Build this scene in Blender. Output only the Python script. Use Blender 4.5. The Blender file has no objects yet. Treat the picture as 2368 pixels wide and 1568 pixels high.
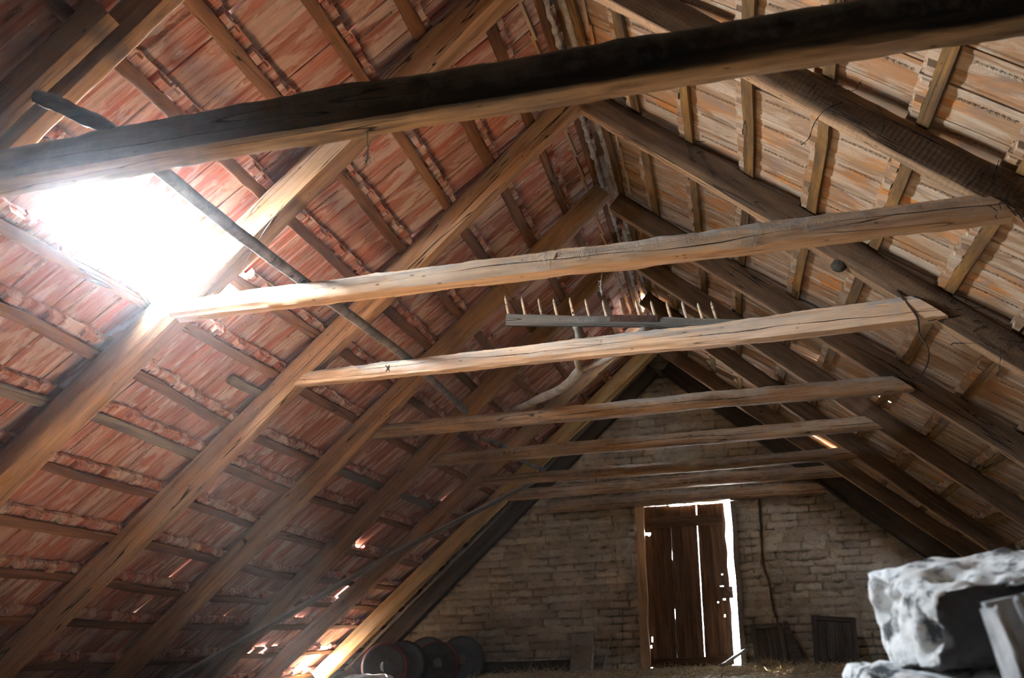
import bpy, bmesh, math, random
import numpy as np
from mathutils import Vector, Matrix, noise
random.seed(7); RNG = np.random.default_rng(7)
SC = bpy.context.scene; COL = SC.collection
PI = math.pi
# ---------------------------------------------------------------- roof geometry
TH = math.radians(41.3757); ZA = 3.468; CT, ST = math.cos(TH), math.sin(TH)
YR = [2.379, 3.709, 4.997, 6.370, 7.679, 9.041, 10.355]     # collar beam pairs, front to back
WALL_Y = 11.1; Y_REAR = -2.6
OFF_LATH = .155; OFF_TILE = .178
ORD = ['zeroth', 'first', 'second', 'third', 'fourth', 'fifth', 'sixth', 'seventh', 'eighth', 'ninth', 'tenth',
       'eleventh', 'twelfth', 'thirteenth', 'fourteenth', 'fifteenth', 'sixteenth', 'seventeenth', 'eighteenth', 'nineteenth', 'twentieth']

def P3(side, s, y, off=0.0):
    """point on a roof slope: s metres down from the ridge, off metres outward of the rafters' inner faces"""
    sg = -1 if side == 'L' else 1
    return Vector((sg*(s*CT + off*ST), y, ZA - s*ST + off*CT))

def frame(side):
    """columns: down the slope, across, inward"""
    if side == 'L':
        return Matrix(((-CT, 0, ST), (0, 1, 0), (-ST, 0, -CT)))
    return Matrix(((CT, 0, -ST), (0, -1, 0), (-ST, 0, -CT)))

CAM_LOC = Vector((0.6094, 0, 0.42))
CAM_M = np.array([[0.9729611565, -0.2054615718, 0.1055089118], [0.2276781524, 0.9300159280, -0.2885013562], [-0.0388490264, 0.3047226873, 0.9516484840]])
FPX = 2150.07
def proj(p):
    v = CAM_M.T @ (np.array(p) - np.array(CAM_LOC))
    if v[1] < .05: return None
    return 1184 + FPX*v[0]/v[1], 784 - FPX*v[2]/v[1], v[1]

# ---------------------------------------------------------------- object helpers
def link(o, parent=None):
    COL.objects.link(o)
    if parent is not None: o.parent = parent
    return o

def mesh_obj(name, verts, faces, mat, parent=None, smooth=False):
    me = bpy.data.meshes.new(name)
    me.from_pydata([tuple(v) for v in verts], [], [tuple(f) for f in faces]); me.update()
    if smooth: me.polygons.foreach_set('use_smooth', [True]*len(me.polygons))
    if mat: me.materials.append(mat)
    return link(bpy.data.objects.new(name, me), parent)

def empty(name, loc):
    o = bpy.data.objects.new(name, None); o.location = loc; o.empty_display_size = .1
    return link(o)

def tag(o, label, cat, group=None, kind='thing'):
    o['label'] = label; o['category'] = cat
    if group: o['group'] = group
    if kind: o['kind'] = kind
    return o

def structure(o):
    o['kind'] = 'structure'; return o

def fbm(x, y, z, o=3): return noise.fractal(Vector((x, y, z)), 1.0, 2.0, o)

class MB:
    """collects shapes for one mesh"""
    def __init__(self): self.v = []; self.f = []
    def add(self, v, f):
        n = len(self.v); self.v += [tuple(p) for p in v]; self.f += [tuple(i + n for i in q) for q in f]
    def box(self, c, d, rot=None):
        hx, hy, hz = d[0]/2, d[1]/2, d[2]/2
        v = [Vector((x, y, z)) for x in (-hx, hx) for y in (-hy, hy) for z in (-hz, hz)]
        if rot: v = [rot @ p for p in v]
        self.add([p + Vector(c) for p in v], [(0, 1, 3, 2), (4, 6, 7, 5), (0, 4, 5, 1), (2, 3, 7, 6), (0, 2, 6, 4), (1, 5, 7, 3)])
    def tube(self, pts, radii, n=8, jitter=0, seed=0):
        pts = [Vector(p) for p in pts]
        if not hasattr(radii, '__len__'): radii = [radii]*len(pts)
        V = []; F = []
        up = Vector((0, 0, 1))
        for i, p in enumerate(pts):
            t = (pts[min(i+1, len(pts)-1)] - pts[max(i-1, 0)]).normalized()
            a = t.cross(up)
            if a.length < .05: a = t.cross(Vector((1, 0, 0)))
            a.normalize(); b = a.cross(t)
            for k in range(n):
                an = 2*PI*k/n
                r = radii[i]*(1 + jitter*noise.noise(Vector((i*.45+seed, math.cos(an)*1.2, math.sin(an)*1.2+seed))))
                V.append(p + a*math.cos(an)*r + b*math.sin(an)*r)
        for i in range(len(pts)-1):
            for k in range(n):
                F.append((i*n+k, i*n+(k+1) % n, (i+1)*n+(k+1) % n, (i+1)*n+k))
        m = len(V); V.append(pts[0]); V.append(pts[-1]); L = (len(pts)-1)*n
        for k in range(n):
            F.append((m, (k+1) % n, k)); F.append((m+1, L+k, L+(k+1) % n))
        self.add(V, F)
    def lathe(self, prof, n=32):
        """profile of (radius, height) about Z"""
        V = []; F = []
        for r, h in prof:
            for k in range(n):
                a = 2*PI*k/n; V.append((r*math.cos(a), r*math.sin(a), h))
        for i in range(len(prof)-1):
            for k in range(n):
                F.append((i*n+k, i*n+(k+1) % n, (i+1)*n+(k+1) % n, (i+1)*n+k))
        self.add(V, F)
    def build(self, name, mat, parent=None, smooth=False): return mesh_obj(name, self.v, self.f, mat, parent, smooth)

def smooth_path(pts, n):
    """Catmull-Rom through pts"""
    pts = [Vector(p) for p in pts]; out = []
    for i in range(len(pts)-1):
        p0 = pts[max(i-1, 0)]; p1 = pts[i]; p2 = pts[i+1]; p3 = pts[min(i+2, len(pts)-1)]
        for k in range(n):
            t = k/n
            out.append(.5*((2*p1) + (p2-p0)*t + (2*p0-5*p1+4*p2-p3)*t*t + (3*p1-p0-3*p2+p3)*t*t*t))
    out.append(pts[-1]); return out

def timber(name, path, width, height, inward, mat, seed, step=.03, rough=.004, wane=.18, parent=None, cut=None, rtop=0.0):
    """hewn timber along path (world points on the inner face's centre line; height grows away from `inward`).
    width, height: number or (start, end). The mesh runs along its own X axis."""
    path = [Vector(p) for p in path]
    a, b = path[0], path[-1]; L = (b-a).length
    X = (b-a).normalized(); Z = (Vector(inward) - X*Vector(inward).dot(X)).normalized(); Y = Z.cross(X)
    M = Matrix((X, Y, Z)).transposed().to_4x4(); M.translation = a
    Mi = M.inverted(); loc = [Mi @ p for p in path]
    w0, w1 = width if hasattr(width, '__len__') else (width, width)
    h0, h1 = height if hasattr(height, '__len__') else (height, height)
    n = max(4, int(L/step)); V = []; F = []
    K = 5   # points per side
    ring = []
    for sy, sz, ey, ez in ((-1, 0, 1, 0), (1, 0, 1, -1), (1, -1, -1, -1), (-1, -1, -1, 0)):
        for k in range(K): ring.append((sy+(ey-sy)*k/K, sz+(ez-sz)*k/K, k))
    R = len(ring)
    for i in range(n+1):
        t = i/n; x = L*t
        for j in range(len(loc)-1):
            if loc[j].x <= x + 1e-6 <= loc[j+1].x + 1e-4 or j == len(loc)-2:
                q = (x - loc[j].x)/max(1e-6, loc[j+1].x-loc[j].x); cy = loc[j].y+(loc[j+1].y-loc[j].y)*q; cz = loc[j].z+(loc[j+1].z-loc[j].z)*q; break
        w = w0+(w1-w0)*t; h = h0+(h1-h0)*t
        cy += .5*w*.18*noise.noise(Vector((x*.7, seed*3.1, 0)))
        cz += .5*h*.12*noise.noise(Vector((x*.8, seed*5.3, 4)))
        for (ry, rz, k) in ring:
            y = ry*w/2; z = rz*h
            if rtop and rz < -.5:
                u, v = ry, (-rz-.5)*2; q = max(abs(u), v)/max(1e-6, math.hypot(u, v)); q = 1-(1-q)*rtop
                y = u*q*w/2; z = -h/2 - v*q*h/2
                z -= .006*max(0, noise.noise(Vector((x*16, u*3, seed*3.7)))) + .004*max(0, noise.noise(Vector((x*42, u*9, seed*1.7))))
            if k == 0:   # worn corner
                wn = wane*min(w, h)*max(.25, .6+.9*noise.noise(Vector((x*.9+ry*7, rz*9+seed, seed*2.7))))
                y -= ry*wn*.5; z += (wn*.5 if rz < -.5 else -wn*.5)
            d = rough*(noise.noise(Vector((x*4, y*22+seed, z*22))) + .6*noise.noise(Vector((x*14, y*50, z*50+seed))))
            V.append((x, cy + y + d*(1 if ry > 0 else -1)*(1 if abs(ry) > .9 else .3), cz + z - d*(1 if rz < -.5 else -1)*(1 if (rz > -.1 or rz < -.9) else .2)))
    for i in range(n):
        for k in range(R): F.append((i*R+k, i*R+(k+1) % R, (i+1)*R+(k+1) % R, (i+1)*R+k))
    F.append(tuple(range(R-1, -1, -1))); F.append(tuple(n*R+k for k in range(R)))
    F = [tuple(reversed(f)) for f in F]
    if cut:  # slanted ends: local x shifts with height
        V = [(v[0] + (cut[0]*(v[2]) * (1 - v[0]/L) if v[0] < L/2 else cut[1]*v[2]*(v[0]/L)), v[1], v[2]) for v in V]
    o = mesh_obj(name, V, F, mat, parent, smooth=True)
    me = o.data
    try: me.set_sharp_from_angle(angle=math.radians(42))
    except Exception: pass
    o.matrix_world = M
    return o
# ---------------------------------------------------------------- materials
class NT:
    def __init__(self, name):
        self.m = bpy.data.materials.new(name); self.m.use_nodes = True
        self.t = self.m.node_tree; self.t.nodes.clear()
        self.out = self.t.nodes.new('ShaderNodeOutputMaterial'); self.b = self.t.nodes.new('ShaderNodeBsdfPrincipled')
        self.t.links.new(self.b.outputs[0], self.out.inputs[0])
        self.b.inputs['Specular IOR Level'].default_value = .2
    def n(self, typ, **kw):
        x = self.t.nodes.new('ShaderNode'+typ)
        for k, v in kw.items():
            if k.startswith('_'): setattr(x, k[1:], v)
            else: self.set(x, k, v)
        return x
    def set(self, x, k, v):
        i = x.inputs[int(k[1:])] if k[0] == 'i' and k[1:].isdigit() else x.inputs[k]
        if isinstance(v, bpy.types.NodeSocket): self.t.links.new(v, i)
        elif isinstance(v, (tuple, list)) and len(v) == 3 and i.type == 'RGBA': i.default_value = (*v, 1)
        else: i.default_value = v
    def math(self, op, a, b=0.0, c=None, clamp=False):
        x = self.n('Math', i0=a, i1=b, _operation=op, _use_clamp=clamp)
        if c is not None: self.set(x, 'i2', c)
        return x.outputs[0]
    def vmath(self, op, a, b):
        x = self.n('VectorMath', i0=a, i1=b, _operation=op); return x.outputs[0]
    def mix(self, f, a, b, blend='MIX'):
        x = self.n('Mix', _data_type='RGBA', _blend_type=blend)
        self.set(x, 'i0', f); self.set(x, 'i6', a); self.set(x, 'i7', b); return x.outputs[2]
    def noise(self, vec, scale=1.0, detail=4.0, rough=.55, dist=0.0):
        return self.n('TexNoise', Vector=vec, Scale=scale, Detail=detail, Roughness=rough, Distortion=dist).outputs[0]
    def ramp(self, f, stops, interp='LINEAR'):
        x = self.n('ValToRGB', Fac=f); r = x.color_ramp; r.interpolation = interp
        while len(r.elements) < len(stops): r.elements.new(.5)
        for e, (p, c) in zip(r.elements, stops):
            e.position = p; e.color = (c, c, c, 1) if not hasattr(c, '__len__') else (*c, 1)
        return x.outputs[0]
    def range(self, v, a, b, c=0.0, d=1.0):
        x = self.n('MapRange', i0=v, i1=a, i2=b, i3=c, i4=d); return x.outputs[0]
    def bump(self, h, strength=.5, dist=.01, normal=None):
        x = self.n('Bump', Strength=strength, Distance=dist, Height=h)
        if normal is not None: self.set(x, 'Normal', normal)
        return x.outputs[0]
    def scaled(self, vec, s): return self.vmath('MULTIPLY', vec, s)

def rand_coords(N, vec, k=1.0):
    oi = N.n('ObjectInfo').outputs['Random']
    off = N.n('CombineXYZ', X=N.math('MULTIPLY', oi, 37.0*k), Y=N.math('MULTIPLY', oi, 71.3*k), Z=N.math('MULTIPLY', oi, 23.7*k)).outputs[0]
    return N.vmath('ADD', vec, off), oi

def wood(name, dark, mid, light, grey=(.30, .28, .26), grey_amt=.45, dust=.0, soot=0.0, crack=1.0, rough=.85, saw=0.0, spread=.35, face_soot_shade=None, seam=None):
    N = NT(name)
    raw = N.n('SeparateXYZ', Vector=N.n('TexCoord').outputs['Object'])
    vec, oi = rand_coords(N, N.n('TexCoord').outputs['Object'])
    g1 = N.noise(N.scaled(vec, (1.1, 16, 16)), 1, 5, .6, .6)
    g2 = N.noise(N.scaled(vec, (5, 90, 90)), 1, 4, .6)
    col = N.ramp(g1, [(.28, dark), (.5, mid), (.72, light)])
    col = N.mix(N.range(g2, .35, .7, 0, .55), col, N.mix(.6, col, dark))
    # knots
    vo = N.n('TexVoronoi', Vector=N.scaled(vec, (2.3, 8, 8)), Scale=1.0, Randomness=1.0)
    kn = N.range(vo.outputs['Distance'], .05, .17, 1, 0)
    rings = N.math('SINE', N.math('MULTIPLY', vo.outputs['Distance'], 130))
    kncol = N.mix(N.range(rings, -1, 1, .2, .8), dark, N.mix(.5, dark, mid))
    col = N.mix(N.math('MULTIPLY', kn, .75), col, kncol)
    # weathering
    w = N.noise(N.scaled(vec, (1.6, 5, 5)), 1, 6, .65)
    col = N.mix(N.range(w, .42, .68, 0, grey_amt), col, grey)
    h = N.math('ADD', N.math('MULTIPLY', g1, .6), N.math('MULTIPLY', g2, .35))
    if soot:
        s = N.noise(N.scaled(vec, (1.1, 6, 6)), 1.3, 6, .7)
        col = N.mix(N.range(s, .46, .62, 0, soot), col, (.018, .016, .016))
    if crack:
        c = N.noise(N.scaled(vec, (.5, 13, 13)), 1, 2, .5, .2)
        ck = N.range(N.math('ABSOLUTE', N.math('SUBTRACT', c, .5)), .0025, .0075, 1, 0)
        ck = N.math('MULTIPLY', ck, N.range(N.noise(N.scaled(vec, (.8, 3, 3)), 1, 2), .48, .56, 0, 1))
        ck = N.math('MULTIPLY', ck, crack)
        col = N.mix(ck, col, (.012, .008, .006))
        h = N.math('SUBTRACT', h, N.math('MULTIPLY', ck, 1.2))
    if face_soot_shade:   # soot and painted shade on the camera-side face: (local y where it starts, amount at the near end, amount at the far end, length)
        y0, a0, a1, ln = face_soot_shade
        fm = N.range(N.math('ADD', raw.outputs[1], N.math('MULTIPLY', N.math('SUBTRACT', N.noise(N.scaled(vec, (2.5, 10, 10)), 1, 5, .6), .5), .03)), y0-.008, y0+.008)
        fm = N.math('MULTIPLY', fm, N.range(raw.outputs[0], 0, ln, a0, a1))
        fm = N.math('MULTIPLY', fm, N.range(N.noise(N.scaled(vec, (1.5, 12, 12)), 1, 6, .7), .25, .55, .72, 1.0))
        col = N.mix(fm, col, (.016, .015, .0155))
    if seam:   # the long drying crack along the face
        sx_, sy_, sz_ = raw.outputs
        ln = N.math('ABSOLUTE', N.math('ADD', N.math('SUBTRACT', sz_, seam), N.math('MULTIPLY', N.math('SUBTRACT', N.noise(N.n('CombineXYZ', X=N.math('MULTIPLY', sx_, 1.1), Y=N.math('MULTIPLY', oi, 40.0)).outputs[0], 1, 3), .5), .075)))
        wd = N.math('MULTIPLY', N.range(N.noise(N.n('CombineXYZ', X=sx_, Y=N.math('MULTIPLY', oi, 17.0)).outputs[0], 1.7, 2), .38, .62), .0028)
        sm = N.math('MULTIPLY', N.math('LESS_THAN', ln, wd), N.math('GREATER_THAN', sy_, .01))
        col = N.mix(sm, col, (.02, .013, .009)); h = N.math('SUBTRACT', h, sm)
    # soot specks
    sp = N.n('TexVoronoi', Vector=N.scaled(vec, (9, 22, 22)), Scale=1.0).outputs['Distance']
    col = N.mix(N.range(sp, .06, .12, .7, 0), col, (.03, .024, .02))
    if saw:
        sv = N.n('TexWave', Vector=N.scaled(vec, (1, .06, .06)), Scale=14.0, Distortion=2.0, Detail=2.0, _bands_direction='X').outputs[0]
        col = N.mix(N.range(sv, .75, .95, 0, saw), col, N.mix(.6, col, dark)); h = N.math('ADD', h, N.math('MULTIPLY', sv, .15))
    if dust:
        nz = N.n('SeparateXYZ', Vector=N.n('NewGeometry').outputs['Normal']).outputs[2]
        dn = N.noise(vec, 14, 5, .7)
        dm = N.math('MULTIPLY', N.range(N.math('ADD', nz, N.math('MULTIPLY', N.math('SUBTRACT', dn, .5), 1.2)), -.05, .5), dust)
        col = N.mix(dm, col, (.36, .33, .30)); h = N.math('ADD', h, N.math('MULTIPLY', N.math('MULTIPLY', dn, dm), 1.2))
    v = N.math('ADD', 1-spread/2, N.math('MULTIPLY', oi, spread))
    col = N.mix(1.0, col, N.n('CombineColor', i0=v, i1=v, i2=v).outputs[0], 'MULTIPLY')
    N.set(N.b, 'Base Color', col); N.set(N.b, 'Roughness', rough); N.set(N.b, 'Normal', N.bump(h, .7, .006))
    return N.m

def clay_tile(name, base, deep, lime, grime, lime_amt, streak=(2.0, 26), grooves=.5, patch=(.5, .62), streak_amt=.5, blot=None):
    """fired clay tile; reads the tile-local coordinates stored on every tile mesh"""
    N = NT(name)
    at = N.n('Attribute', _attribute_name='tile_uv', _attribute_type='GEOMETRY').outputs['Vector']
    rn = N.n('Attribute', _attribute_name='tile_rnd', _attribute_type='GEOMETRY').outputs['Fac']
    oi = N.n('ObjectInfo').outputs['Random']
    r = N.math('FRACT', N.math('ADD', N.math('MULTIPLY', rn, 7.31), N.math('MULTIPLY', oi, 1.0)))
    off = N.n('CombineXYZ', X=N.math('MULTIPLY', r, 53.0), Y=N.math('MULTIPLY', r, 31.0), Z=N.math('MULTIPLY', r, 17.0)).outputs[0]
    vec = N.vmath('ADD', at, off)
    col = N.mix(N.noise(N.scaled(vec, (3, 9, 5)), 1, 4), deep, base)
    if blot:
        b1 = N.noise(N.scaled(vec, (2.2, 4.5, 3)), 1, 5, .6, .8)
        col = N.mix(N.range(b1, .50, .60), col, blot[0]); b2 = N.noise(N.scaled(vec, (2.6, 6, 3)), 1.3, 5, .6, 1.2)
        col = N.mix(N.range(b2, .54, .64, 0, .9), col, blot[1])
    r2 = N.math('FRACT', N.math('MULTIPLY', r, 13.7))
    col = N.mix(N.math('MULTIPLY', r2, .6), col, N.mix(.6, deep, grime))
    # lime bloom: large soft patches with a hard edge, and streaks along the tile
    big = N.noise(N.scaled(vec, (2.2, 9, 4)), 1, 5, .6, .9)
    lm = N.range(big, patch[0], patch[1], 0, 1)
    st = N.noise(N.scaled(vec, (streak[0], streak[1], 8)), 1, 6, .7, .4)
    sm = N.range(st, .44, .62, 0, 1)
    m = N.math('MULTIPLY', N.math('MAXIMUM', N.math('MULTIPLY', lm, N.range(st, .3, .5, .55, 1)), N.math('MULTIPLY', sm, streak_amt)), lime_amt)
    m = N.math('MULTIPLY', m, N.range(N.math('FRACT', N.math('MULTIPLY', r, 29.3)), 0, 1, .6, 1.15))
    col = N.mix(m, col, N.mix(N.noise(vec, 9, 3), lime, N.mix(.5, lime, base)))
    gm = N.range(N.noise(N.scaled(vec, (4, 18, 5)), 1, 5, .7), .55, .78, 0, .55)
    col = N.mix(gm, col, grime)
    fine = N.n('TexNoise', Vector=N.scaled(vec, (2.5, 240, 40)), Scale=1.0, Detail=2.0).outputs[0]
    fine2 = N.noise(N.scaled(vec, (1.5, 85, 30)), 1, 2)
    col = N.mix(N.range(fine2, .56, .66, 0, grooves), col, lime)
    col = N.mix(N.range(fine2, .44, .36, 0, grooves*.8), col, N.mix(.5, deep, grime))
    sp = N.noise(vec, 60, 3)
    col = N.mix(N.range(sp, .62, .75, 0, .5), col, grime)
    h = N.math('ADD', N.math('MULTIPLY', fine2, .8), N.math('ADD', N.math('MULTIPLY', fine, .3), N.math('MULTIPLY', N.noise(vec, 40, 4), .5)))
    N.set(N.b, 'Base Color', col); N.set(N.b, 'Roughness', .9); N.set(N.b, 'Normal', N.bump(h, .55, .004))
    return N.m

def plain(name, col, rough=.8, metal=0.0, var=.25, scale=12, bump=.4, dark=None, spec=.2):
    N = NT(name)
    vec, oi = rand_coords(N, N.n('TexCoord').outputs['Object'])
    n1 = N.noise(vec, scale, 6, .65)
    d = dark or tuple(c*(1-var*1.6) for c in col)
    c = N.mix(N.range(n1, .32, .68), d, col)
    N.set(N.b, 'Base Color', c); N.set(N.b, 'Roughness', rough); N.set(N.b, 'Metallic', metal); N.b.inputs['Specular IOR Level'].default_value = spec
    N.set(N.b, 'Normal', N.bump(N.noise(vec, scale*3, 5, .7), bump, .006))
    return N.m

M_RAFTER = wood('rafter_wood', (.085, .042, .021), (.34, .19, .095), (.52, .315, .165), (.24, .18, .14), .7, dust=.3)
M_RAFTER_R = wood('rafter_wood_brown', (.16, .085, .04), (.50, .29, .15), (.66, .42, .24), (.30, .20, .13), .25, soot=.2, saw=.3, face_soot_shade=(.028, .80, .80, 5))  # front face painted darker as shade, inner face left pale as if lit
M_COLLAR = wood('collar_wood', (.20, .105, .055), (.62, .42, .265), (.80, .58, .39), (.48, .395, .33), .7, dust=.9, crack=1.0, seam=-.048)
M_COLLAR_FAR = wood('collar_wood_far', (.11, .06, .03), (.38, .235, .135), (.53, .36, .22), (.24, .19, .155), .7, dust=.7, soot=.45, crack=1.0, seam=-.048)  # darker copy of the collar wood: dirt plus painted dimness of the far end
M_TIE = wood('tie_wood', (.10, .06, .035), (.36, .24, .14), (.52, .37, .23), (.16, .15, .145), .6, dust=.3, soot=.5, face_soot_shade=(.042, .12, 1.0, 1.9))  # front face carries soot plus painted shade, deepening to the right
M_LATH = wood('lath_wood', (.05, .02, .009), (.17, .074, .03), (.29, .14, .058), (.17, .11, .08), .25)
M_LATH_R = wood('lath_wood_ochre', (.045, .022, .008), (.19, .10, .028), (.30, .165, .05), (.10, .075, .05), .4, soot=.55, spread=.6)
M_OLD = wood('grey_wood', (.05, .038, .03), (.14, .11, .085), (.23, .19, .15), (.17, .155, .14), .6, dust=.6)
M_FRESH = wood('sawn_wood', (.22, .12, .045), (.52, .32, .13), (.66, .44, .20), (.36, .28, .20), .3, crack=.6)
M_DOOR = wood('door_wood', (.022, .010, .005), (.08, .036, .017), (.165, .08, .037), (.10, .07, .05), .35, crack=.5)
M_POLE = wood('pole_bark', (.035, .03, .028), (.10, .085, .08), (.19, .165, .155), (.22, .205, .20), .5, dust=.35)
M_DUSTY = wood('dusty_wood', (.04, .031, .025), (.10, .082, .066), (.16, .135, .11), (.125, .108, .092), .8, dust=.3)
M_STICK = wood('dusty_stick', (.13, .105, .085), (.26, .22, .18), (.35, .31, .26), (.30, .27, .235), .7, dust=.4, crack=.4)
M_DARKW = wood('dark_wood', (.018, .013, .011), (.05, .036, .028), (.09, .066, .05), (.06, .055, .05), .5)
M_TILE_L = clay_tile('red_clay', (.54, .165, .085), (.26, .068, .045), (.56, .48, .42), (.11, .085, .08), 1.0, patch=(.48, .545), grooves=.3, streak_amt=.6)
M_TILE_R = clay_tile('ochre_clay', (.44, .255, .12), (.27, .15, .08), (.50, .42, .33), (.12, .095, .075), .95, streak=(3, 10), grooves=.08, patch=(.46, .56), streak_amt=.3,
                     blot=((.52, .215, .055), (.27, .20, .165)))
M_STONE = plain('white_stone', (.82, .83, .82), .95, var=.35, scale=9, bump=.9, dark=(.22, .23, .24))
def shaded_stone():
    N = NT('shaded_stone'); vec = N.n('TexCoord').outputs['Object']
    lm = N.n('Attribute', _attribute_name='lime', _attribute_type='GEOMETRY').outputs['Fac']  # painted light and shade: high on lit faces, low on the shaded front
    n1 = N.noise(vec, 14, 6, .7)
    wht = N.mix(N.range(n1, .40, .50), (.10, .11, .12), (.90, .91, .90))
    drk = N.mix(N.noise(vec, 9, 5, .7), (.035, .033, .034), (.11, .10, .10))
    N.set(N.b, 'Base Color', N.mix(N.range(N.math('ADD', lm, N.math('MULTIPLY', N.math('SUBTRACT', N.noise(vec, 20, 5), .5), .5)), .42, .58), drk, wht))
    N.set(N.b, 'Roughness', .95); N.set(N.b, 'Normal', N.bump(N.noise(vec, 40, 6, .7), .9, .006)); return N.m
M_SHADED_STONE = shaded_stone()
M_RIM = plain('old_steel', (.05, .046, .044), .65, .4, .4, 14, .3)
M_RIM_RED = plain('red_paint', (.34, .045, .03), .6, 0, .45, 16, .2)
M_IRON = plain('rusty_iron', (.10, .055, .04), .75, .4, .4, 30, .4)
M_RIBBED = plain('ribbed_board', (.24, .19, .15), .85, 0, .3, 20, .3)
M_MORTAR = plain('ridge_mortar', (.55, .50, .44), .95, 0, .35, 14, 1.0)
M_STRAW = plain('straw', (.46, .35, .21), .8, 0, .5, 30, .1)
M_WEB = plain('web', (.42, .40, .38), .9, 0, .2, 40, .1)
M_SOOTWEB = plain('soot_web', (.02, .017, .015), .95, 0, .3, 40, .2)
M_WIRE = plain('wire', (.30, .28, .26), .5, .7, .2, 60, .1)
M_NEST = plain('nest_paper', (.10, .085, .07), .95, 0, .4, 90, 1.0)
M_RUBBLE = plain('lime_rubble', (.50, .48, .45), .95, 0, .35, 18, 1.0)
M_STAMP = plain('stamped_letters', (.30, .21, .14), .95, 0, .3, 60, .2)
M_MARK = plain('mark', (.055, .03, .015), .9, 0, .2, 40, .1)

def wall_material():
    N = NT('whitewashed_brick')
    vec = N.n('TexCoord').outputs['Object']
    j = N.n('Attribute', _attribute_name='joint', _attribute_type='GEOMETRY').outputs['Fac']
    r = N.n('Attribute', _attribute_name='brick', _attribute_type='GEOMETRY').outputs['Fac']
    col = N.mix(r, (.30, .245, .19), (.46, .39, .31))
    col = N.mix(N.range(N.noise(vec, 2.2, 6, .65), .45, .65, 0, .6), col, (.17, .14, .112))
    col = N.mix(N.range(N.noise(vec, 38, 5, .7), .56, .7, 0, .7), col, (.12, .10, .085))
    # thin branching shrinkage cracks
    v = N.n('TexVoronoi', Vector=N.vmath('ADD', N.scaled(vec, (5.5, 5.5, 7)), N.n('TexNoise', Vector=vec, Scale=7.0, Detail=3.0).outputs[1]), Scale=1.0, _feature='DISTANCE_TO_EDGE').outputs['Distance']
    ck = N.math('MULTIPLY', N.range(v, .012, .04, 1, 0), N.range(N.noise(vec, 3.1, 3), .45, .58, 0, 1))
    col = N.mix(N.math('MULTIPLY', ck, .22), col, (.05, .04, .034))
    col = N.mix(N.math('MULTIPLY', j, .9), col, (.045, .036, .03))
    h = N.math('SUBTRACT', N.noise(vec, 45, 5, .7), N.math('MULTIPLY', ck, .8))
    N.set(N.b, 'Base Color', col); N.set(N.b, 'Roughness', .95); N.set(N.b, 'Normal', N.bump(h, .6, .01)); N.b.inputs['Specular IOR Level'].default_value = .1
    return N.m
M_WALL = wall_material()

def floor_material():
    N = NT('straw_dust_floor')
    vec = N.n('TexCoord').outputs['Object']
    col = N.mix(N.noise(vec, 3, 6, .7), (.14, .09, .055), (.40, .27, .165))
    col = N.mix(N.range(N.noise(vec, 55, 4, .8), .5, .7), col, (.50, .38, .26))
    N.set(N.b, 'Base Color', col); N.set(N.b, 'Roughness', .95); N.set(N.b, 'Normal', N.bump(N.noise(vec, 40, 6, .8), .9, .02))
    return N.m
M_FLOOR = floor_material()
# ---------------------------------------------------------------- roof rows
ROWS = {'L': [[(0, -.02)], [(0, .305)], [(0, .655)], [(0, 1.005), (5, 1.025)], [(0, 1.35), (6, 1.41)], [(0, 1.72), (6, 1.735)],
              [(0, 2.14), (6, 2.14)], [(0, 2.465), (6.3, 2.485)], [(3, 2.785), (3.97, 2.81), (5, 2.915), (6.3, 2.91)],
              [(3, 3.14), (4, 3.105), (5, 3.157), (6, 3.21)], [(3.4, 3.40), (4, 3.48), (5.3, 3.49), (6.3, 3.57), (7.6, 3.615)],
              [(4, 3.825), (5.4, 3.855), (6.3, 3.922), (7, 3.978)], [(5, 4.17), (6.3, 4.263), (7.5, 4.28)],
              [(5, 4.52), (6.3, 4.58), (7.5, 4.57)], [(5.4, 4.92), (6.3, 4.965), (7, 4.95)], [(0, 5.31)]],
        'R': [[(0, 0.0)], [(0, .33)], [(0, .716)], [(4, 1.112), (5, 1.13), (7, 1.06)], [(3.4, 1.50), (4.3, 1.545), (6, 1.528)],
              [(3, 1.955), (4.2, 1.94), (6, 1.895), (9, 1.876)], [(4, 2.365), (6, 2.37)], [(5.5, 2.785), (8, 2.81)],
              [(7, 3.225)], [(8.5, 3.62)], [(0, 4.02)], [(0, 4.42)], [(0, 4.82)], [(0, 5.24)]]}
def row_s(side, i, y):
    k = ROWS[side][i]; return float(np.interp(y, [a for a, _ in k], [b for _, b in k]))

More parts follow.
